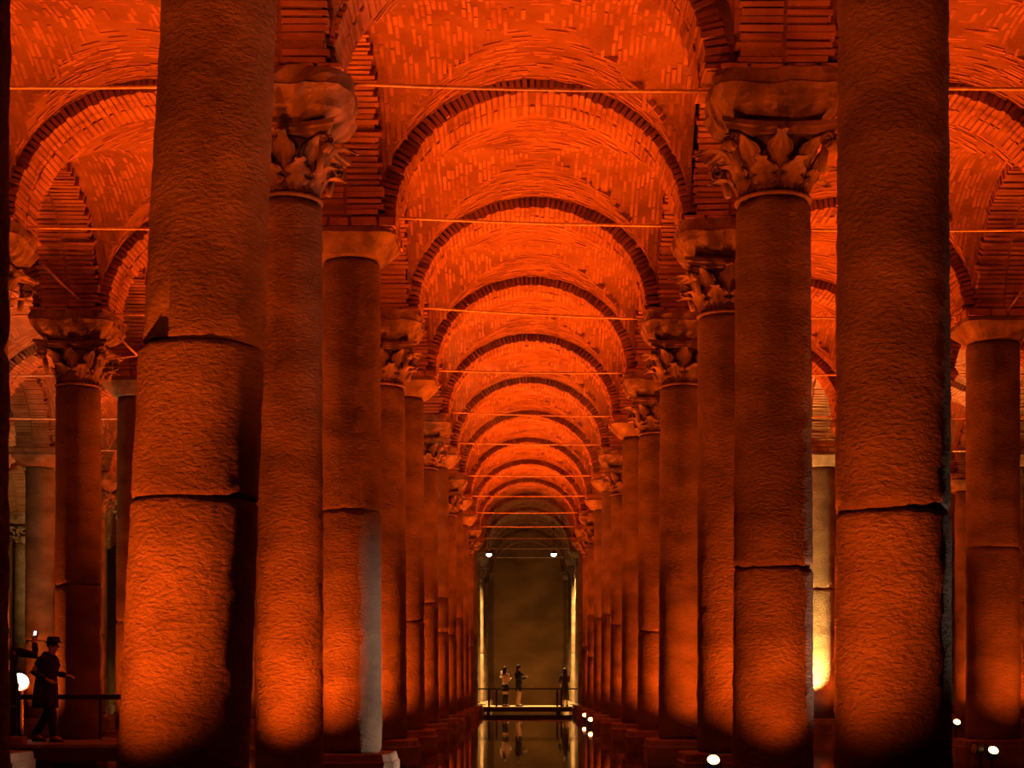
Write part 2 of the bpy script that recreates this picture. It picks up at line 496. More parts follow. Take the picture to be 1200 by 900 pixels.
SH = {}
ROW = {'L1': 'in the row just left of the central aisle', 'R1': 'in the row just right of the central aisle', 'L2': 'in the second row left of the centre', 'R2': 'in the second row right of the centre'}
def cdef(l, k):
    """(type, base radius, top radius, joints above the eye)"""
    T = {('L1', -1): ('A', .358, .355, [1.3]), ('L1', 0): ('A', .455, .41, [1.27, 2.33]), ('L1', 1): ('A', .345, .33, []), ('L1', 2): ('B', .405, .385, [2.28]), ('L1', 3): ('A', .40, .36, []),
         ('L1', 4): ('B', .38, .35, [1.2]), ('L1', 5): ('A', .38, .35, [1.8]), ('L1', 6): ('B', .38, .35, [2.2, 1.3]),
         ('R1', 0): ('A', .405, .375, [1.19]), ('R1', 1): ('A', .41, .375, [1.16]), ('R1', 2): ('A', .375, .365, []), ('R1', 3): ('A', .385, .36, []),
         ('R1', 4): ('A', .38, .35, [1.0]), ('R1', 5): ('B', .39, .36, []), ('R1', 6): ('A', .38, .35, [1.5]), ('R1', 7): ('B', .38, .35, [2.0]),
         ('L2', 2): ('A', .39, .37, []), ('L2', 3): ('A', .38, .36, [1.6]), ('L2', 4): ('B', .42, .38, [1.2]), ('L3', 6): ('B', .38, .36, [1.1]),
         ('R2', 3): ('B', .44, .43, [2.22]), ('R2', 6): ('B', .38, .36, [2.45])}
    if (l, k) in T: return T[(l, k)]
    h = (LN.index(l)*7 + k*5) % 11
    return ('A' if h % 2 else 'B', .36+.01*(h % 4), .345, [[], [1.4], [2.1], [.9, 2.4]][h % 4])
def column(l, k):
    ty, r0, r1, js = cdef(l, k)
    x, y = XC(l, k), YK(k)
    top = H_A if ty == 'A' else H_B
    o = empty('marble_column', (x, y, 0))
    kind = 'carved leafy capital' if ty == 'A' else 'plain cushion capital'
    seen = {'L1': range(-1, 11), 'R1': range(0, 11), 'L2': range(2, 6), 'R2': range(3, 7)}.get(l, [])
    if k in seen:
        if (l, k) == ('L1', 0): lab = 'broad leaning column of three stacked drums, chipped at the upper joint'
        elif (l, k) == ('L1', -1): lab = 'dark column cut off by the picture edge on the left'
        elif (l, k) == ('R1', 0): lab = 'tall broad rough column nearest the front on the right, half in shadow'
        elif (l, k) == ('L1', 1): lab = 'slim orange column with leafy capital just behind the broad leaning column'
        elif (l, k) == ('L1', 2): lab = 'column half orange half grey under a plain cushion capital'
        elif (l, k) == ('R2', 6): lab = 'column glowing yellow at its foot between the two nearest right columns'
        elif (l, k) == ('L2', 3): lab = 'dark column with leafy capital beside the man in a hat'
        elif (l, k) == ('R2', 3): lab = 'pitted red column under a wide plain capital at the far right'
        else: lab = f'column with {kind}, {ORD[k]} back {ROW[l]}'
        g = 'columns ' + ROW[l]
        tag(o, lab, 'column', g)
    elif l in ('L1', 'R1'):
        tag(o, 'pale column at the unlit end beyond the footbridge' if k > 10 else 'column beyond the edge of the view', 'column', 'columns at the end')
    else:
        tag(o, 'distant column in the outer rows, glimpsed between nearer columns', 'column', 'distant columns in the outer rows')
    zs = [PT-.002] + sorted(EYE+j for j in js) + [top]
    near = k <= 3 and l in ('L1', 'R1')
    for i in range(len(zs)-1):
        u0 = (zs[i]-PT)/(top-PT); u1 = (zs[i+1]-PT)/(top-PT)
        ra, rb = r0+(r1-r0)*u0, r0+(r1-r0)*u1
        if near or (l, k) in ROWKEYS:
            fn = None
            if (l, k) == ('L1', 0) and i == 2:
                zj = zs[i]
                def fn(t, z):
                    # flat-dressed strip on the left flank ending in a spalled corner
                    a = math.atan2(math.sin(t+PI/2), math.cos(t+PI/2)) # 0 faces the camera, negative to the left
                    d = 0
                    if a < -.36: d -= .030*min(1, (-.36-a)/.1)
                    if -1.25 < a < -.36 and z < zj+.42:
                        lim = (zj+.42) - (-.36-a)*.9*.55
                        if z < lim: d -= .06
                    return d
            me = shaft_mesh(ra, rb, zs[i], zs[i+1]-.004, k*3+i+LN.index(l)*5, .010 if near else .007, 72 if near else 40, .05 if near else .09, fn)
        else:
            key = (round(ra, 2), round(rb, 2), round(zs[i], 2), round(zs[i+1], 2))
            if key not in SH: SH[key] = shaft_mesh(ra, rb, zs[i], zs[i+1]-.004, len(SH), .007, 28, .3)
            me = SH[key]
        s_ = obj('shaft' if len(zs) == 2 else 'drum', me, o)
        if (l, k) == ('L1', 0):
            # the whole stack leans toward the aisle
            sh = .24/5.4
            me.transform(Matrix(((1, 0, sh, -sh*(EYE-.6)-.045), (0, 1, 0, 0), (0, 0, 1, 0), (0, 0, 0, 1))))
    v = (k+LN.index(l)) % 3
    if ty == 'A':
        rt = r1/.365
        if l in ('L1', 'R1', 'L2', 'R2') and 1 <= k <= 3:
            c = obj('capital', CPM[id(CP[0][1])], o, (0, 0, top), (0, 0, 0), (rt, rt, 1))
            for nm, mb, M in CP[1:]:
                q = obj(nm, CPM[id(mb)], c)
                q.matrix_local = M @ Euler((rnd.uniform(-.06, .06), 0, rnd.uniform(-.05, .05))).to_matrix().to_4x4()
        else: obj('capital', CAPM, o, (0, 0, top), (0, 0, 0), (rt, rt, 1))
        obj('impost_block', IMPM[v], o, (0, 0, top+CAPH), (0, 0, (v % 4)*PI/2))
        pm, pmm = PIA[0], PIAM
    else:
        obj('cushion_capital', BLKM[v], o, (0, 0, top), (0, 0, (v % 4)*PI/2))
        pm, pmm = PIB[0], PIBM
    p = obj('brick_pier', pm, o); b_ = obj('bricks', pmm, p); b_['kind'] = 'stuff'
    obj('pedestal', PEDM[v], o, (0, 0, 0), (0, 0, (v % 4)*PI/2))
    return o
ROWKEYS = {('L2', 3), ('L2', 2), ('L2', 4), ('R2', 3), ('R2', 6), ('L3', 6), ('R1', 4), ('L1', 4), ('R1', 5), ('L1', 5)}
def build_columns():
    for l in LN:
        k0 = {'L1': -1, 'R1': -1, 'L2': 0, 'R2': 0, 'L3': 3, 'R3': 3}.get(l, 7)
        for k in range(k0, KEND+1): column(l, k)

# ------------------------------------------------------------------ structure: water, floor, walls
def build_shell():
    m = MB(); m.box(-26, 26, -6, 92, -.06, 0); o = obj('water_surface', m.mesh('water', M_water)); tag(o, 'shallow dark still water flooding the cistern floor, mirroring lamps and columns', 'water', None, 'structure')
    m = MB(); m.box(-26, 26, -6, 92, -.6, -.4); o = obj('floor', m.mesh('floor', M_ped)); o['kind'] = 'structure'
    def wall(name, a):
        m = MB(); m.box(*a); o = obj(name, m.mesh(name, M_wall)); o['kind'] = 'structure'; return o
    wall('wall_back', (-26, 26, 87.0, 87.6, -.5, ZS+3)); wall('wall_left', (-21.6, -21.0, -6, 87, -.5, ZS+3)); wall('wall_right', (21, 21.6, -6, 87, -.5, ZS+3))
    wall('wall_front', (-21, 21, -6, -5.4, -.5, ZS+3))

# ------------------------------------------------------------------ tie rods
def build_ties():
    tilt = {1: (98, 107), 2: (255, 265), 3: (360, 374), 4: (434, 437), 5: (483, 488), 6: (519, 521)}
    for a in range(len(LN)-1):
        l0, l1 = LN[a], LN[a+1]
        if (l0, l1) not in AISLE and l0 not in ('L3', 'R2'): continue
        central = l0 == 'L1'
        for k in range(1 if central or (l0, l1) in AISLE else 3, 14):
            x0, x1 = XC(l0, k)+.55, XC(l1, k)-.55; y = YK(k)-.05
            z0 = z1 = ZS + (0 if central else rnd.uniform(-.02, .03))
            if central and k in tilt:
                z0 = EYE+(800-tilt[k][0])*y/FPX; z1 = EYE+(800-tilt[k][1])*y/FPX
            m = MB(); sag = .02
            m.tube([(x0+(x1-x0)*i/8 - (x0+x1)/2, 0, z0+(z1-z0)*i/8-sag*math.sin(PI*i/8) - (z0+z1)/2) for i in range(9)], .018, 8)
            o = empty('tie_rod', ((x0+x1)/2, y, (z0+z1)/2))
            obj('rod', m.mesh('rod', M_iron, True), o)
            for s_, xx, zz in ((-1, x0, z0), (1, x1, z1)):
                e = MB(); e.box(-.03, .03, -.035, .035, -.09, .09); obj('anchor', e.mesh('anchor', M_iron), o, (xx+s_*-.06-(x0+x1)/2, 0, zz-(z0+z1)/2))
            if (l0, l1) in AISLE and k <= (12 if central else 5):
                tag(o, f'thin iron tie rod across {AISLE[(l0, l1)]}, {ORD[k-1]} from the top', 'tie rod', 'iron tie rods across ' + AISLE[(l0, l1)])
            else: tag(o, 'distant thin iron tie rod glimpsed between the columns', 'tie rod', 'distant tie rods')
    # broken lengthwise ties
    for (pa, pb, y, lab) in (((50, 310), (87, 346), 24.6, 'short broken iron bar slanting above a leafy capital on the left'),
                             ((139, 394), (156, 412), 24.9, 'short iron stub beside a plain capital near the broad leaning column'),
                             ((1200, 338), (1180, 368), 24.7, 'bent iron bar above the wide plain capital at the far right'),
                             ((946, 0), (930, 48), 15.0, 'slanting iron bar on the brickwork above the nearest leafy capital')):
        m = MB(); P0 = Vector(((pa[0]-615)*y/FPX, y, EYE+(800-pa[1])*y/FPX)); P1 = Vector(((pb[0]-615)*y/FPX, y+.3, EYE+(800-pb[1])*y/FPX))
        m.tube([P0-P1, (P0-P1)*.5+Vector((0, 0, -.01)), (0, 0, 0)], .018, 8)
        m.tube([(0, .0, 0), (-.65, .25, -.02) if 'stub' in lab else (0, .55, -.02)], .014, 6)
        o = obj('iron_bar', m.mesh('iron_bar', M_iron, True), None, P1); tag(o, lab, 'iron bar')

# ------------------------------------------------------------------ lamps
hous = MB(); hous.loft([ring(.05, 0, 16), ring(.085, .01, 16), ring(.09, .11, 16), ring(.10, .12, 16), ring(.10, .135, 16), ring(.08, .135, 16), ring(.078, .12, 16)])
HOUS = hous.mesh('housing', M_dark, True)
lens = MB(); lens.loft([ring(.078, .115, 16), ring(.076, .128, 16), ring(.05, .137, 16), ring(.02, .141, 16)]); LENS = lens.mesh('lens', M_lens, True)
LENSD = lens.mesh('lens', M_lensd, True); LENSW = lens.mesh('lens', M_lensw, True)
brk = MB(); brk.box(-.02, .02, -.02, .02, -.62, -.05); brk.box(-.115, -.10, -.015, .015, -.05, .07); brk.box(.10, .115, -.015, .015, -.05, .07); brk.box(-.115, .115, -.015, .015, -.06, -.045); BRK = brk.mesh('bracket', M_dark)
def lamp(x, y, z, tilt, az, power, color, label, group, spot=80, blend=.6, white=False, light=True, size=.05, dim=False):
    o = empty('floodlight', (x, y, z)); tag(o, label, 'lamp', group)
    o.rotation_euler = Euler((0, 0, az))
    h = obj('housing', HOUS, o, (0, 0, 0), (tilt, 0, 0)); obj('lens', LENSD if dim else LENSW if white else LENS, h); obj('bracket', BRK, o)
    if light:
        d = bpy.data.lights.new('spot', 'SPOT'); d.energy = power; d.color = color; d.spot_size = math.radians(spot); d.spot_blend = blend; d.shadow_soft_size = size
        s_ = bpy.data.objects.new('spot_light', d); COL.objects.link(s_); s_.parent = h; s_.location = (0, 0, .17); s_.rotation_euler = (PI, 0, 0)
    return o
def aim(p, q):
    d = Vector(q)-Vector(p); return -math.atan2(math.hypot(d.x, d.y), d.z), math.atan2(-d.x, d.y)
def build_lamps():
    RW = {'L1': 'first row left of centre', 'R1': 'first row right of centre', 'L2': 'second row left of centre', 'R2': 'second row right of centre'}
    for l in ('L3', 'L2', 'L1', 'R1', 'R2', 'R3'):
        for k in range(-1 if l in ('L1', 'R1') else 0, 11):
            if l in ('L3', 'R3') and k < 4: continue
            x, y = XC(l, k), YK(k)
            lab = f'small uplight before the {ORD[k+1]} column, {RW[l]}' if l in RW else 'small uplight near a column foot in the outer rows'
            # grazing light for the shaft, from in front of it
            dx, dy = {'L1': (-.9, -1.9), 'R1': (.9, -1.9), 'L2': (-.6, -1.9), 'R2': (.6, -1.9), 'L3': (.5, -1.9), 'R3': (-.4, -1.9)}[l]
            pw = COL_W*CW.get((l, k), 1 if l in ('L1', 'R1') else .5)
            if (l, k) in CD: dx, dy = CD[(l, k)]
            p = (x+dx, y+dy, -.04); near0 = k == 0 and l in ('L1', 'R1')
            t, az = aim(p, (x, y, 4.1 if near0 else 2.9))
            lamp(*p, t, az, pw, RED, lab, 'uplights at the column feet', 80 if near0 else 74, 1.0, dim=True)
    # vault lights standing under the transverse arches, leaning toward the front
    for l, sg in (('L1', 1), ('R1', -1), ('L1', -1), ('R1', 1), ('L2', 1), ('R2', -1), ('L2', -1), ('R2', 1)):
        for k in range(0, 12):
            if l in ('L2', 'R2') and k < 1: continue
            x, y = XC(l, k), YK(k)
            side = 'inner' if (l[0] == 'L') == (sg > 0) else 'outer'
            vw = {('L1', 'inner', 0): 0, ('R1', 'outer', 0): 0, ('R1', 'inner', 1): .45, ('R1', 'outer', 1): .5, ('L1', 'inner', 1): .8, ('L1', 'inner', 2): .8, ('L2', 'inner', 3): .3, ('L2', 'outer', 3): .9, ('R2', 'inner', 3): .45, ('L2', 'inner', 4): .5}.get((l, side, k), 1) * (1 if k < 2 else 1.2 if k < 3 else 1.5)
            if not vw: continue
            lamp(x+sg*.42, y+.78, -.04, *aim((0, 0, 0), (sg*2.2, -1.9, 6.5)), vw*VAULT_W*(1 if k < 11 else .5), RED, f'small uplight {side} of the {ORD[k+1]} column, {RW[l]}', 'uplights under the arches', 74, .8, dim=True)
    # lamps whose lenses show beside the central aisle
    for px, py, y, lab in ((685, 838, 52, 'farthest of the little glowing lamps on the waterline right of the aisle'), (692, 843, 46.5, 'glowing lamp just in front of the farthest waterline lamp'),
                           (719, 850.5, 40, 'small glowing lamp on the water midway along the right row'), (835, 890, 19.6, 'glowing lamp on the pedestal of the second rough right column'),
                           (1120, 846, 34, 'small glowing lamp low beyond the broad right column'), (1162, 879, 24.2, 'glowing lamp at the foot of the pitted far right column'),
                           (115, 857, 33, 'small glowing lamp beyond the walkway rail on the left')):
        z = EYE-(py-800)*y/FPX
        lamp((px-615)*y/FPX, y, z-.08, math.radians(50), 0, 0, RED, lab, 'little glowing lamps at the waterline', light=False)
    # yellow flood on the glowing column
    lamp(XC('R2', 6)-.75, YK(6)-.8, .5, math.radians(-16), math.radians(-38), 4500, (1, .55, .12), 'yellow floodlight at the foot of the glowing yellow column', 'warm floodlights', 80, .5, True)
    # warm floods in the far left
    lamp(-10.4, YK(8)-1, .5, math.radians(-35), math.radians(25), 3500, (1, .55, .14), 'warm floodlight deep in the left rows', 'warm floodlights', 110, .6, True)
    lamp(-9.2, 30.5, .5, math.radians(-40), math.radians(0), 1200, (1, .6, .2), 'warm floodlight standing behind the walkway', 'warm floodlights', 110, .6, True)
    lamp(15.4, YK(7)-2, .5, math.radians(-35), math.radians(25), 500, (1, .55, .14), 'warm floodlight deep in the right rows', 'warm floodlights', 110, .6, True)
    # whitish side light across the aisle from behind the right row
    t, az = aim((7.1, 24.0, .45), (-2.3, 19.6, 1.0))
    lamp(7.1, 24.0, .3, t, az, 4500, GREY, 'warm white floodlight hidden behind the right row', 'warm floodlights', 34, .9, dim=True)
    t, az = aim((4.6, 17.0, .1), (2.53, 15.7, 2.6))
    lamp(4.6, 17.0, .0, t, az, 420, GREY, 'warm white floodlight behind the nearest leafy capital column', 'warm floodlights', 56, .9, dim=True)
    t, az = aim((5.0, 12.6, .1), (2.58, 10.8, 3.4))
    lamp(5.0, 12.6, .0, t, az, 200, GREY, 'warm white floodlight behind the broad rough column', 'warm floodlights', 56, .9, dim=True)
    for sg, sn in ((-1, 'left'), (1, 'right')):  # unseen pair of fill lamps, added to brighten the end wall
        t, az = aim((sg*2.4, 80.6, .0), (-sg*1.5, 87, 5.0))
        lamp(sg*2.4, 80.6, .0, t, az, 420, (1, .42, .08), f'added unseen fill lamp on the {sn} washing the plain end wall', 'warm floodlights', 120, 1.0, dim=True)
    # pair hung under the last lit tie rod
    for px, lab in ((573, 'bright round floodlight hanging at the aisle end, on the left'), (649, 'bright round floodlight hanging at the aisle end, on the right')):
        y = 71.2; x = (px-615)*y/FPX; z = EYE+(800-649)*y/FPX
        o = empty('hanging_floodlight', (x, y, z)); tag(o, lab, 'lamp', 'floodlights hung at the aisle end')
        m = MB(); m.loft([ring(r_, z_, 16) for r_, z_ in ((.03, .12), (.09, .10), (.14, .03), (.15, 0), (.13, -.005))]); obj('shade', m.mesh('shade', M_dark, True), o)
        m = MB(); m.loft([ring(.128, 0, 16), ring(.12, -.06, 16), ring(.09, -.10, 16), ring(.03, -.125, 16)]); obj('globe', m.mesh('globe', M_lensw, True), o)
        m = MB(); m.tube([(0, 0, .1), (0, 0, 2.1)], .012, 6); obj('hanger', m.mesh('hanger', M_dark), o)
        sgn = -1 if px < 600 else 1
        d = bpy.data.lights.new('globe_light', 'SPOT'); d.energy = 15000; d.color = WARM; d.shadow_soft_size = .12; d.spot_size = math.radians(128); d.spot_blend = .6
        q = bpy.data.objects.new('globe_light', d); COL.objects.link(q); q.parent = o; q.location = (0, 0, -.2)
        q.rotation_euler = Vector((-sgn*1.6, -.6, 5.5)).to_track_quat('Z', 'Y').to_euler()

# ------------------------------------------------------------------ walkways
def build_bridge():
    y0, y1, dz = 65.3, 67.9, EYE-28.0*65.3/FPX
    o = empty('footbridge', (0, (y0+y1)/2, 0)); tag(o, 'low footbridge crossing the far end of the central aisle', 'footbridge')
    cy = (y1-y0)/2; nb_ = 60
    pl = MB(); pl.box(-.098, .098, -cy, cy, dz-.05, dz); pm = pl.mesh('plank', M_white_deck)
    for i in range(nb_): obj('plank', pm, o, (-6+.1+i*.2, 0, 0))
    m = MB(); m.box(-6, 6, -cy+.05, -cy+.18, dz-.22, dz-.05); obj('beam', m.mesh('beam', M_dark), o)
    m = MB(); m.box(-6, 6, cy-.18, cy-.05, dz-.22, dz-.05); obj('beam', m.mesh('beam', M_dark), o)
    for x in (-5.4, -1.55, 1.42, 5.4):
        m = MB(); m.box(x-.08, x+.08, -cy+.06, -cy+.18, -.4, dz-.2); obj('support_post', m.mesh('post', M_dark), o)
    r = empty('railing', (0, y0+.08, dz)); tag(r, 'dark handrail of the far footbridge in front of the standing people', 'railing')
    zt = .72
    m = MB(); m.box(-6, 6, -.035, .035, zt, zt+.06); obj('handrail', m.mesh('handrail', M_dark), r)
    for x in (-5, -3.2, -1.52, -1.2, 1.38, 1.55, 3.2, 5):
        m = MB(); m.box(x-.04, x+.04, -.03, .03, 0, zt); obj('baluster', m.mesh('baluster', M_dark), r)
    # walkway at the left
    dz2 = .415
    o = empty('walkway', (-10, 23.8, 0)); tag(o, 'dark raised walkway under the two figures at the left', 'walkway')
    pl = MB(); pl.box(-.098, .098, -1.0, .95, dz2-.05, dz2); pm = pl.mesh('plank', M_deck)
    for i in range(40): obj('plank', pm, o, (-3.0+i*.2, 0, 0))
    m = MB(); m.box(-3.1, 4.9, -.98, -.86, dz2-.25, dz2-.05); obj('beam', m.mesh('beam', M_dark), o)
    m = MB(); m.box(-3.1, 4.9, .8, .92, dz2-.25, dz2-.05); obj('beam', m.mesh('beam', M_dark), o)
    for x in (-2, 1.2, 2.9, 4.6):
        m = MB(); m.box(x-.06, x+.06, -.96, -.86, -.4, dz2-.2); obj('support_post', m.mesh('post', M_dark), o)
    r = empty('railing', (-10, 24.68, dz2)); tag(r, 'dark railing behind the man in the hat', 'railing')
    zt = 1.10-dz2-.04
    m = MB(); m.box(-3.1, 4.9, -.035, .035, zt, zt+.08); obj('handrail', m.mesh('handrail', M_dark), r)
    for x in (-2.5, -1, .5, 1.9, 3.2, 4.5):
        m = MB(); m.box(x-.02, x+.02, -.02, .02, 0, zt); obj('baluster', m.mesh('baluster', M_dark), r)
    m = MB(); m.box(-.14, .14, -.1, .1, 0, .10, .008)
    q = obj('transformer_box', m.mesh('box', M_ped), None, ((21-615)*23.2/FPX, 23.1, dz2)); tag(q, 'small grey box on the walkway at the feet of the left figure', 'box')
    # round white light between the two figures
    y = 25.9; x = (25-615)*y/FPX; z = EYE+1*y/FPX
    o = empty('standing_floodlight', (x, y, 0)); tag(o, 'round white glowing floodlight between the two figures at the left', 'lamp')
    m = MB(); m.tube([(0, -.0, z), (0, -.10, z)], [.13, .145], 20); obj('globe', m.mesh('globe', M_lensc, True), o)
    m = MB(); m.tube([(0, .12, z), (0, 0, z)], [.06, .15], 20); obj('housing', m.mesh('housing', M_dark, True), o)
    m = MB(); m.tube([(0, .04, -.4), (0, .04, z-.12)], .02, 8); obj('pole', m.mesh('pole', M_dark), o)
M_white_deck = stone_mat('bridge_board', (.32, .27, .22), (.55, .47, .4), .5, 4, .1, 20)

# ------------------------------------------------------------------ people
def skinned(name, chains, radii, mat, parent, sub=1, rootv=0):
    """chains: list of vertex index pairs; radii per vertex"""
    vs, es = chains
    me = bpy.data.meshes.new(name); me.from_pydata(vs, es, []); me.update()
    o = bpy.data.objects.new(name, me); COL.objects.link(o)
    if parent: o.parent = parent
    md = o.modifiers.new('skin', 'SKIN'); md.use_smooth_shade = True
    for i, r in enumerate(radii):
        me.skin_vertices[0].data[i].radius = (r, r) if not isinstance(r, tuple) else r
    me.skin_vertices[0].data[rootv].use_root = True
    s_ = o.modifiers.new('sub', 'SUBSURF'); s_.levels = sub; s_.render_levels = sub
    me.materials.append(mat); return o
def hand(vs, es, rs, wi, d, up, side, curl=.5):
    """five fingers rooted in the palm; d forward, up back of hand, side toward the thumb"""
    d = d.normalized(); side = side.normalized(); nrm = d.cross(side).normalized()
    wrist = Vector(vs[wi])
    palm = wrist + d*.05
    vs.append(palm); rs.append((.033, .018)); es.append((wi, len(vs)-1)); pi_ = len(vs)-1
    for i, (off, ln) in enumerate(((.030, .068), (.010, .076), (-.010, .071), (-.029, .056))):
        a = palm + d*.04 + side*off; b_ = a + d*ln*.5 + nrm*ln*.3*curl; c = b_ + d*ln*.3 + nrm*ln*.5*curl
        p = pi_
        for q, r_ in ((a, .0105), (b_, .009), (c, .0075)):
            vs.append(q); rs.append(r_); es.append((p, len(vs)-1)); p = len(vs)-1
    a = wrist + d*.03 + side*.035; b_ = a + d*.03 + side*.025 + nrm*.01; c = b_ + d*.03
    p = pi_
    for q, r_ in ((a, .012), (b_, .010), (c, .008)):
        vs.append(q); rs.append(r_); es.append((p, len(vs)-1)); p = len(vs)-1
def person(label, loc, rz, H, J, body_mat, legs_mat, top_kind, hair='long', hat=False, group=None):
    """J: overrides for joints, in units of a 1.72 m figure facing -y"""
    k = H/1.72
    D = dict(pel=(0, 0, .93), wai=(0, 0, 1.08), che=(0, 0, 1.28), nec=(0, .01, 1.46), hed=(0, -.01, 1.56),
             hl=(-.09, 0, .90), kl=(-.10, -.02, .49), al=(-.10, .03, .09), tl=(-.11, -.13, .035),
             hr=(.09, 0, .90), kr=(.10, -.02, .49), ar=(.10, .03, .09), tr=(.11, -.13, .035),
             sl=(-.18, 0, 1.40), el=(-.24, .03, 1.12), wl=(-.23, -.06, .88),
             sr=(.18, 0, 1.40), er=(.24, .03, 1.12), wr=(.23, -.06, .88))
    D.update(J)
    P = {a: Vector(b_)*k for a, b_ in D.items()}
    o = empty('person', loc, rz); tag(o, label, 'person', group)
    vs = []; rs = []; es = []; ix = {}
    def add(n, r, par=None):
        ix[n] = len(vs); vs.append(P[n]); rs.append(r if not isinstance(r, tuple) else r)
        if par: es.append((ix[par], ix[n]))
    add('pel', (.145*k, .10*k)); add('wai', (.125*k, .088*k), 'pel'); add('che', (.155*k, .105*k), 'wai'); add('nec', .052*k, 'che')
    P['hd0'] = P['nec']*.45+P['hed']*.55 ; add('hd0', .062*k, 'nec'); P['hd1'] = P['hed']+Vector((0, -.008, .035))*k; add('hd1', (.078*k, .095*k), 'hd0'); P['hd2'] = P['hed']+Vector((0, .004, .10))*k; add('hd2', (.068*k, .08*k), 'hd1')
    for s_ in 'lr':
        add('h'+s_, .088*k, 'pel'); add('k'+s_, .056*k, 'h'+s_)
        P['c'+s_] = P['k'+s_]*.62+P['a'+s_]*.38+Vector((0, .015*k, 0)); add('c'+s_, .056*k, 'k'+s_)
        add('a'+s_, .037*k, 'c'+s_); add('t'+s_, .034*k, 'a'+s_)
        add('s'+s_, .056*k, 'che'); add('e'+s_, .038*k, 's'+s_); add('w'+s_, .026*k, 'e'+s_)
    for s_, sg in (('l', 1), ('r', -1)):
        d = (P['w'+s_]-P['e'+s_]).normalized(); sd = Vector((sg, -.3, 0)); sd = (sd - d*sd.dot(d))
        hand(vs, es, rs, ix['w'+s_], d, None, sd, .5)
    body = skinned('body', ([tuple(v) for v in vs], es), rs, M_skin, o, 2)
    # face
    hc = P['hd1']
    m = MB(); m.loft([[(hc.x+x*k, hc.y+(y-.075)*k, hc.z+z*k) for x, y, z in ((-.006*w_, 0, zz), (0, -.02*w_-.004, zz), (.006*w_, 0, zz), (0, .02, zz))] for zz, w_ in ((.035, .6), (.01, 1.6), (-.005, 2.2), (-.012, 1.2))]); obj('nose', m.mesh('nose', M_skin, True), o)
    for sx in (-.03, .03):
        m = MB(); m.loft([ring(.003*k+.010*k*math.sin(a), hc.z+(.03-.008*math.cos(a))*k, 8, c=(hc.x+sx*k, hc.y-.082*k)) for a in (.1, .8, 1.57, 2.3, 3.0)]); obj('eye', m.mesh('eye', M_hair, True), o)
    m = MB(); m.loft([ring(.006*k, hc.z-.038*k, 10, .022*k, (hc.x, hc.y-.08*k)), ring(.007*k, hc.z-.045*k, 10, .02*k, (hc.x, hc.y-.08*k))]); obj('mouth', m.mesh('mouth', M_maroon, True), o)
    for sx in (-1, 1):
        m = MB(); m.loft([ring(.018*k*math.sin(a)+.002, hc.z+(-.03*math.cos(a)+.012)*k, 8, .009*k, (hc.x+sx*.080*k, hc.y+.01*k)) for a in (.2, .9, 1.57, 2.3, 3.0)]); obj('ear', m.mesh('ear', M_skin, True), o)
    # legs clothing
    def sleeve(name, a, b_, c, r, mat, cut=1.0, ext=0):
        p = [P[a].lerp(P['nec'], .4)+Vector((0, 0, -.03*k)) if name == 'sleeve' else P[a], P[a].lerp(P[b_], .12), (P[a]+P[b_])/2, P[b_], P[b_].lerp(P[c], .5*cut), P[b_].lerp(P[c], cut)]
        m = MB(); m.tube(p, [q*k for q in (r[0]*(.8 if name == 'sleeve' else 1),)+tuple(r)], 14); return obj(name, m.mesh(name, mat, True), o)
    if legs_mat:
        for s_ in 'lr': sleeve('trouser_leg', 'h'+s_, 'k'+s_, 'a'+s_, (.115, .095, .078, .072, .062), legs_mat)
    for s_ in 'lr':
        m = MB(); a, t = P['a'+s_], P['t'+s_]
        d = (t-a); d.z = 0; d.normalize(); sd = Vector((-d.y, d.x, 0)); z0 = min(a.z, t.z)-.035*k*1
        rg = []
        for u, wd, hh in ((-.06, .03, .075), (-.02, .045, .10), (.07, .046, .07), (.15, .05, .05), (.19, .03, .03)):
            c = Vector((a.x, a.y, 0)) + d*u*k
            rg.append([c+sd*wd*k*cx+Vector((0, 0, max(0, z0-.03*k)+hh*k*cz)) for cx, cz in ((-1, 0), (-.9, .6), (-.4, 1), (.4, 1), (.9, .6), (1, 0))])
        m.loft(rg); obj('shoe', m.mesh('shoe', M_shoe, True), o)
    # top: loft of rings following the spine
    def torso(name, spec, mat):
        rg = []
        if hat: spec = [(z, rx*(1.18 if z < 1.35 else 1.08), ry*1.2, cy, cx) for z, rx, ry, cy, cx in spec]
        for z, rx, ry, cy, cx in spec: rg.append(ring(ry*k, z*k, 20, rx*k, (cx*k, cy*k)))
        m = MB(); m.loft(rg); return obj(name, m.mesh(name, mat, True), o)
    lx = D['che'][0]; ly = D['che'][1]; wx, wy = D['wai'][0], D['wai'][1]
    if top_kind == 'coat':
        torso('coat', [(.56, .215, .17, .02, wx), (.75, .20, .16, .01, wx), (.95, .185, .15, 0, wx), (1.10, .165, .13, wy, wx), (1.28, .195, .14, ly, lx), (1.40, .175, .115, ly, lx), (1.46, .10, .085, ly+.01, lx), (1.50, .062, .065, ly+.01, lx)], body_mat)
    elif top_kind == 'dress':
        torso('dress', [(.30, .20, .17, .02, wx), (.6, .19, .16, .01, wx), (.95, .165, .13, 0, wx), (1.10, .135, .11, wy, wx), (1.28, .17, .125, ly, lx), (1.40, .165, .105, ly, lx), (1.45, .09, .08, ly+.01, lx)], body_mat)
    elif top_kind == 'jacket':
        torso('jacket', [(.78, .175, .13, .01, wx), (.95, .175, .13, 0, wx), (1.10, .16, .12, wy, wx), (1.28, .195, .135, ly, lx), (1.40, .18, .11, ly, lx), (1.46, .10, .08, ly+.01, lx), (1.49, .06, .06, ly+.01, lx)], body_mat)
        if not legs_mat: torso('shorts', [(.62, .16, .12, .0, wx), (.75, .165, .125, 0, wx), (.95, .155, .12, 0, wx)], M_black)
    else:
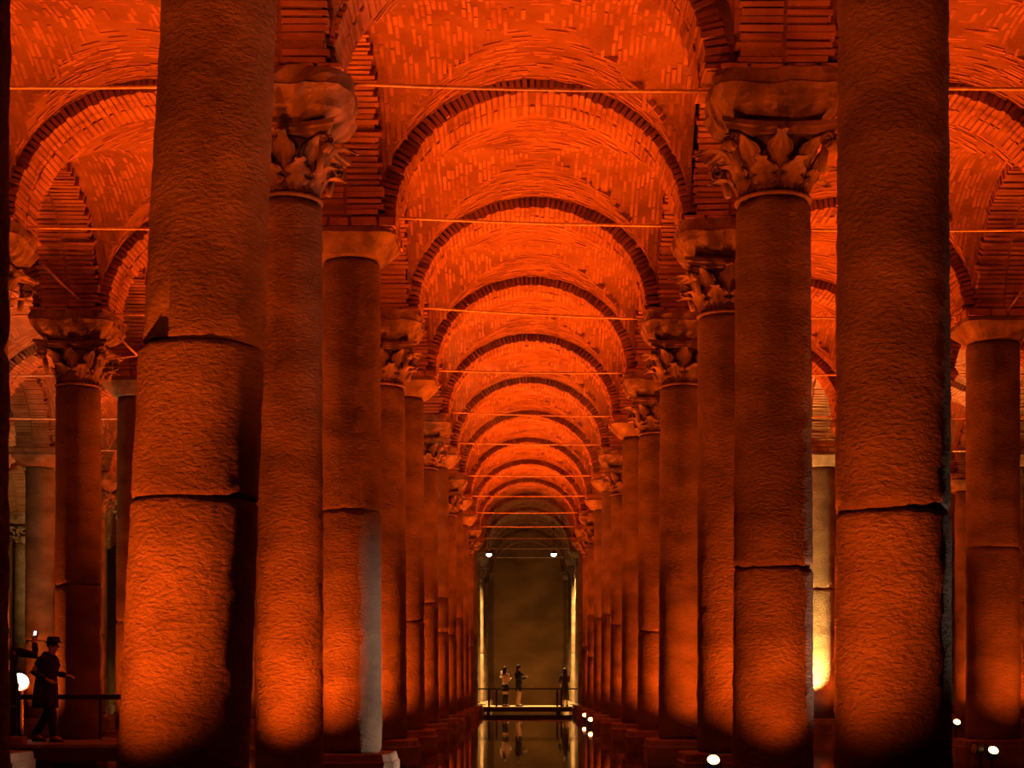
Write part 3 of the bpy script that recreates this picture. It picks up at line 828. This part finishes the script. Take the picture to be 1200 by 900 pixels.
        torso('shirt', [(.95, .16, .12, 0, wx), (1.10, .14, .11, wy, wx), (1.28, .175, .125, ly, lx), (1.40, .17, .105, ly, lx), (1.46, .09, .075, ly+.01, lx)], body_mat)
        torso('waistband', [(.80, .165, .125, 0, wx), (.95, .16, .12, 0, wx), (1.0, .15, .115, wy, wx)], legs_mat or M_black)
    for s_ in 'lr': sleeve('sleeve', 's'+s_, 'e'+s_, 'w'+s_, (.074, .064, .054, .050, .044), body_mat, .9 if top_kind != 'shirt' else .1)
    # hair
    def blob(name, c, rx, ry, rz_, mat, lo=-1.0):
        m = MB(); rg = []
        for i in range(9):
            t = lo + (1-lo)*i/8; t = max(-.999, min(.999, t)); q = math.sqrt(1-t*t)
            rg.append(ring(ry*q+.001, c.z+rz_*t, 18, rx*q+.001, (c.x, c.y)))
        m.loft(rg); return obj(name, m.mesh(name, mat, True), o)
    hc2 = P['hd1']
    if hair == 'long':
        blob('hair', hc2+Vector((0, .026, .045))*k, .093*k, .098*k, .105*k, M_hair, -.75)
        m = MB(); m.loft([ring(ry*k, (hc2.z+z*k), 14, rx*k, (hc2.x, hc2.y+cy*k)) for z, rx, ry, cy in ((.02, .088, .06, .055), (-.06, .095, .055, .07), (-.15, .10, .05, .085), (-.26, .085, .035, .095), (-.30, .05, .02, .095))]); obj('hair', m.mesh('hair', M_hair, True), o)
    else:
        blob('hair', hc2+Vector((0, .022, .045))*k, .087*k, .092*k, .098*k, M_hair, -.45)
    if hat:
        z = hc2.z+.085*k
        m = MB(); m.loft([ring(.115*k, z-.014*k, 24, .10*k, (hc2.x, hc2.y)), ring(.155*k, z-.006*k, 24, .135*k, (hc2.x, hc2.y)), ring(.155*k, z+.002*k, 24, .135*k, (hc2.x, hc2.y)), ring(.112*k, z+.006*k, 24, .098*k, (hc2.x, hc2.y)), ring(.105*k, z+.07*k, 24, .092*k, (hc2.x, hc2.y)), ring(.08*k, z+.092*k, 24, .07*k, (hc2.x, hc2.y))]); obj('hat', m.mesh('hat', M_black, True), o)
    return o, P
def build_people():
    bz = EYE-28.0*65.3/FPX
    # far bridge
    y = 66.1; s = FPX/y
    person('person with long dark hair and white top on the far footbridge, one arm raised', ((592-615)/s, y, bz), PI*.72, 1.68,
           dict(er=(.36, -.04, 1.30), wr=(.46, -.14, 1.46), el=(-.20, -.06, 1.14), wl=(-.10, -.22, 1.2)), M_white, M_black, 'shirt', 'long')
    person('person in a dark jacket with bare legs, middle of the far footbridge', ((608-615)/s, y-.1, bz), PI*.28, 1.76,
           dict(er=(.24, -.08, 1.14), wr=(.12, -.30, 1.22), el=(-.24, -.06, 1.14), wl=(-.10, -.30, 1.24), tl=(-.12, -.12, .035), kl=(-.09, -.05, .49), kr=(.12, .03, .49), ar=(.13, .10, .09), tr=(.14, -.06, .035)), M_navy, None, 'jacket', 'long')
    person('person in a dark dress half hidden at the right end of the footbridge', ((662-615)/s, y+.2, bz), PI*1.1, 1.62,
           dict(el=(-.24, -.10, 1.14), wl=(-.06, -.24, 1.02), er=(.25, -.04, 1.13), wr=(.12, -.22, 1.0)), M_maroon, None, 'dress', 'long')
    y = 23.9; s = FPX/y
    person('man in a brimmed hat and dark knee length coat walking on the left walkway', ((54-615)/s, y, .415), PI*.42, 1.60,
           dict(che=(0, -.05, 1.28), wai=(0, -.01, 1.08), nec=(0, -.09, 1.45), hed=(0, -.13, 1.54), sl=(-.18, -.05, 1.39), sr=(.18, -.05, 1.39), el=(-.25, .10, 1.16), wl=(-.20, -.15, 1.03), er=(.22, -.05, 1.14), wr=(.14, -.32, 1.10),
                kl=(-.10, -.17, .50), al=(-.11, -.20, .09), tl=(-.11, -.36, .035), kr=(.10, .02, .48), ar=(.11, .26, .12), tr=(.11, .14, .035)), M_black, M_black, 'coat', 'short', True)
    o, P = person('person in black at the left edge holding up a lit phone', ((4-615)/s, y+.1, .415), PI*1.0, 1.72,
           dict(el=(-.43, -.12, 1.34), wl=(-.37, -.26, 1.54), er=(.22, -.10, 1.14), wr=(.10, -.26, 1.22)), M_black, M_black, 'coat', 'short')
    m = MB(); m.box(-.037, .037, -.004, .004, -.075, .075)
    wv = P['wl']; ph = o.location + Vector((-wv.x, -wv.y, wv.z)) + Vector((-.02, .10, .13))
    q = obj('phone', m.mesh('phone', M_dark), None, ph, (0, .2, .1)); tag(q, 'phone with bright screen held high at the left edge', 'phone')
    m = MB(); m.box(-.03, .012, -.0055, -.0042, -.02, .062); obj('screen', m.mesh('screen', M_screen), q)

build_shell()
build_ceiling()
build_columns()
build_ties()
build_bridge()
build_lamps()
build_people()
